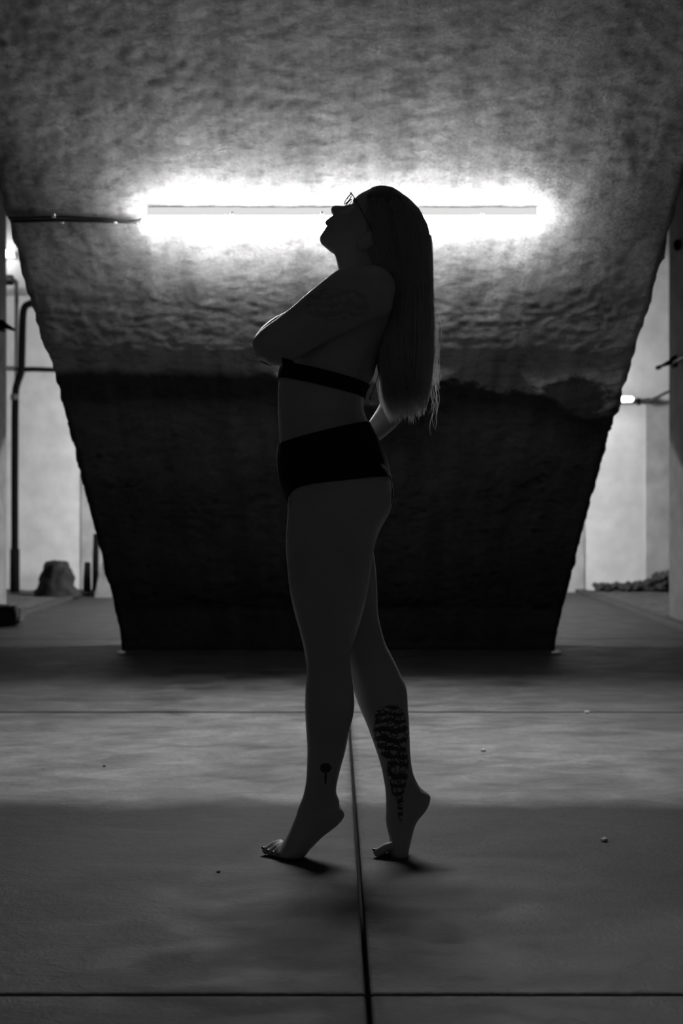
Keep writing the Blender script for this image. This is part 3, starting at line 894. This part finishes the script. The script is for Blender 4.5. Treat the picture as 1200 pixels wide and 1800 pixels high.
rings = []
for s in catmull(HS, 5):
    y, l, r_, wd = s
    c = PP((l+r_)/2, y, YB); a = PP(r_, y, YB)-PP((l+r_)/2, y, YB)
    ring = ring_pts(c, a, Vector((0, wd, 0)), 56, .9)
    for i, p in enumerate(ring):
        rel_ = p-c
        th = i/56*40
        ring[i] = c+rel_*(1+.035*mn.noise(Vector((th*.9, 0, y*.004)))+.012*mn.noise(Vector((th*3, 1, y*.004))))
    rings.append(ring)
BVs, BFs = BV, BF; BV, BF = [], []
add_rings(rings)
hair = mesh_obj('hair', BV, BF, M_hair, person, True)
tag(hair, 'long straight hair hanging down the back')
SH = [(330, 654, 688, .032), (350, 635, 716, .070), (368, 632, 733, .083), (392, 630, 746, .090), (420, 633, 754, .094), (458, 645, 757, .10), (506, 667, 759, .110), (569, 665, 761, .118),
      (617, 663, 761, .118), (658, 666, 757, .115), (690, 674, 753, .105), (715, 688, 748, .09), (745, 702, 740, .07)]
def shell(y):
    for a, b_ in zip(SH[:-1], SH[1:]):
        if a[0] <= y <= b_[0]:
            t = (y-a[0])/(b_[0]-a[0]); return [a[i]+(b_[i]-a[i])*t for i in range(1, 4)]
    return SH[-1][1:] if y > SH[-1][0] else SH[0][1:]
HV, HF = [], []
def strand(P_, r0):
    k0 = len(HV); n_ = len(P_)
    for i, p in enumerate(P_):
        r = r0*(1 if i < n_-3 else (n_-i)/3.5)
        for j in range(3):
            a = 2.094*j
            HV.append((p[0]+r*math.cos(a), p[1]+r*math.sin(a), p[2]))
    for i in range(n_-1):
        for j in range(3):
            HF.append((k0+i*3+j, k0+i*3+(j+1) % 3, k0+i*3+3+(j+1) % 3, k0+i*3+3+j))
for q in range(3600):
    th = rng.random()*2*math.pi
    full = q % 3 != 0
    ys0 = 332+rng.random()**2*60 if full else 600+rng.random()*60
    tip = 700+rng.random()*30
    tip -= 12; cl = mn.noise(Vector((th*2.6, 0, 0)))*26+mn.noise(Vector((th*9, 5, 0)))*8
    tip += cl
    inner = 1.012+.016*rng.normal() if full else .35+.65*rng.random()**.5
    ph = rng.random()*9; out = []
    nn = 15 if full else 8
    for i in range(nn):
        u = i/(nn-1); y = ys0+(tip-ys0)*u
        l, r_, wd = shell(y)
        k_ = inner+.012*math.sin(ph+u*5)
        rad = (r_-l)/2*k_; c = (l+r_)/2
        spread = rng.normal()*.0
        px = c+rad*math.copysign(abs(math.cos(th))**.9, math.cos(th))+2.2*mn.noise(Vector((ph, y*.02, 0)))*u
        dy = wd*k_*math.copysign(abs(math.sin(th))**.9, math.sin(th))
        out.append(PP(px, y, YB)+Vector((0, dy, 0)))
    strand(out, .00048)
# lighter ragged tips fanning out at the bottom
for q in range(1500):
    u0 = rng.random(); left = rng.random() < .45
    x0 = (668+rng.random()*16) if left else (676+u0*66)
    y0 = (655+rng.random()*30) if left else (680+rng.random()*20)
    x1 = (657+(x0-664)*1.6+rng.random()*8) if left else x0+rng.normal()*3
    y1 = (y0+35+rng.random()*28) if left else 706+rng.random()*16+14*math.sin((x0-676)/66*math.pi)+26*mn.noise(Vector((x0*.16, 3.3, 0)))
    if left: x1 = max(x1, 655+(y1-680)*.55)
    dy = (rng.random()-.5)*.17; out = []
    for i in range(7):
        u = i/6
        out.append(PP(x0+(x1-x0)*u**1.5+1.2*math.sin(u*5+q), y0+(y1-y0)*u, YB)+Vector((0, dy*(1+.15*u), 0)))
    strand(out, .0007)
# flyaways and curls on the outer side
for q in range(70):
    y0 = 500+rng.random()*130; x0 = 758; amp = 4+rng.random()*16; ln = 60+rng.random()*110; ph = rng.random()*6
    dy = rng.normal()*.03; curl = rng.random()*7 if y0 > 540 else 1
    out = []
    for i in range(22):
        u = i/21
        out.append(PP(x0-4+amp*math.sin(u*math.pi*.75)+curl*math.sin(ph+u*13)*u, y0+ln*u*(1-.15*u)+curl*math.cos(ph+u*13)*u, YB)+Vector((0, dy+.02*u, 0)))
    strand(out, .00035)
for q in range(40):
    y0 = 345+rng.random()*70; l, r_, wd = shell(y0); out = []
    for i in range(8):
        u = i/7; y = y0+70*u; l, r_, wd = shell(y)
        out.append(PP(r_+2+4*math.sin(u*3.1)*rng.random(), y, YB)+Vector((0, (rng.random()-.5)*.004, 0)))
    strand(out, .0003)
hs_ = mesh_obj('hair_strands', HV, HF, m2, hair, True); tag(hs_, kind='stuff')
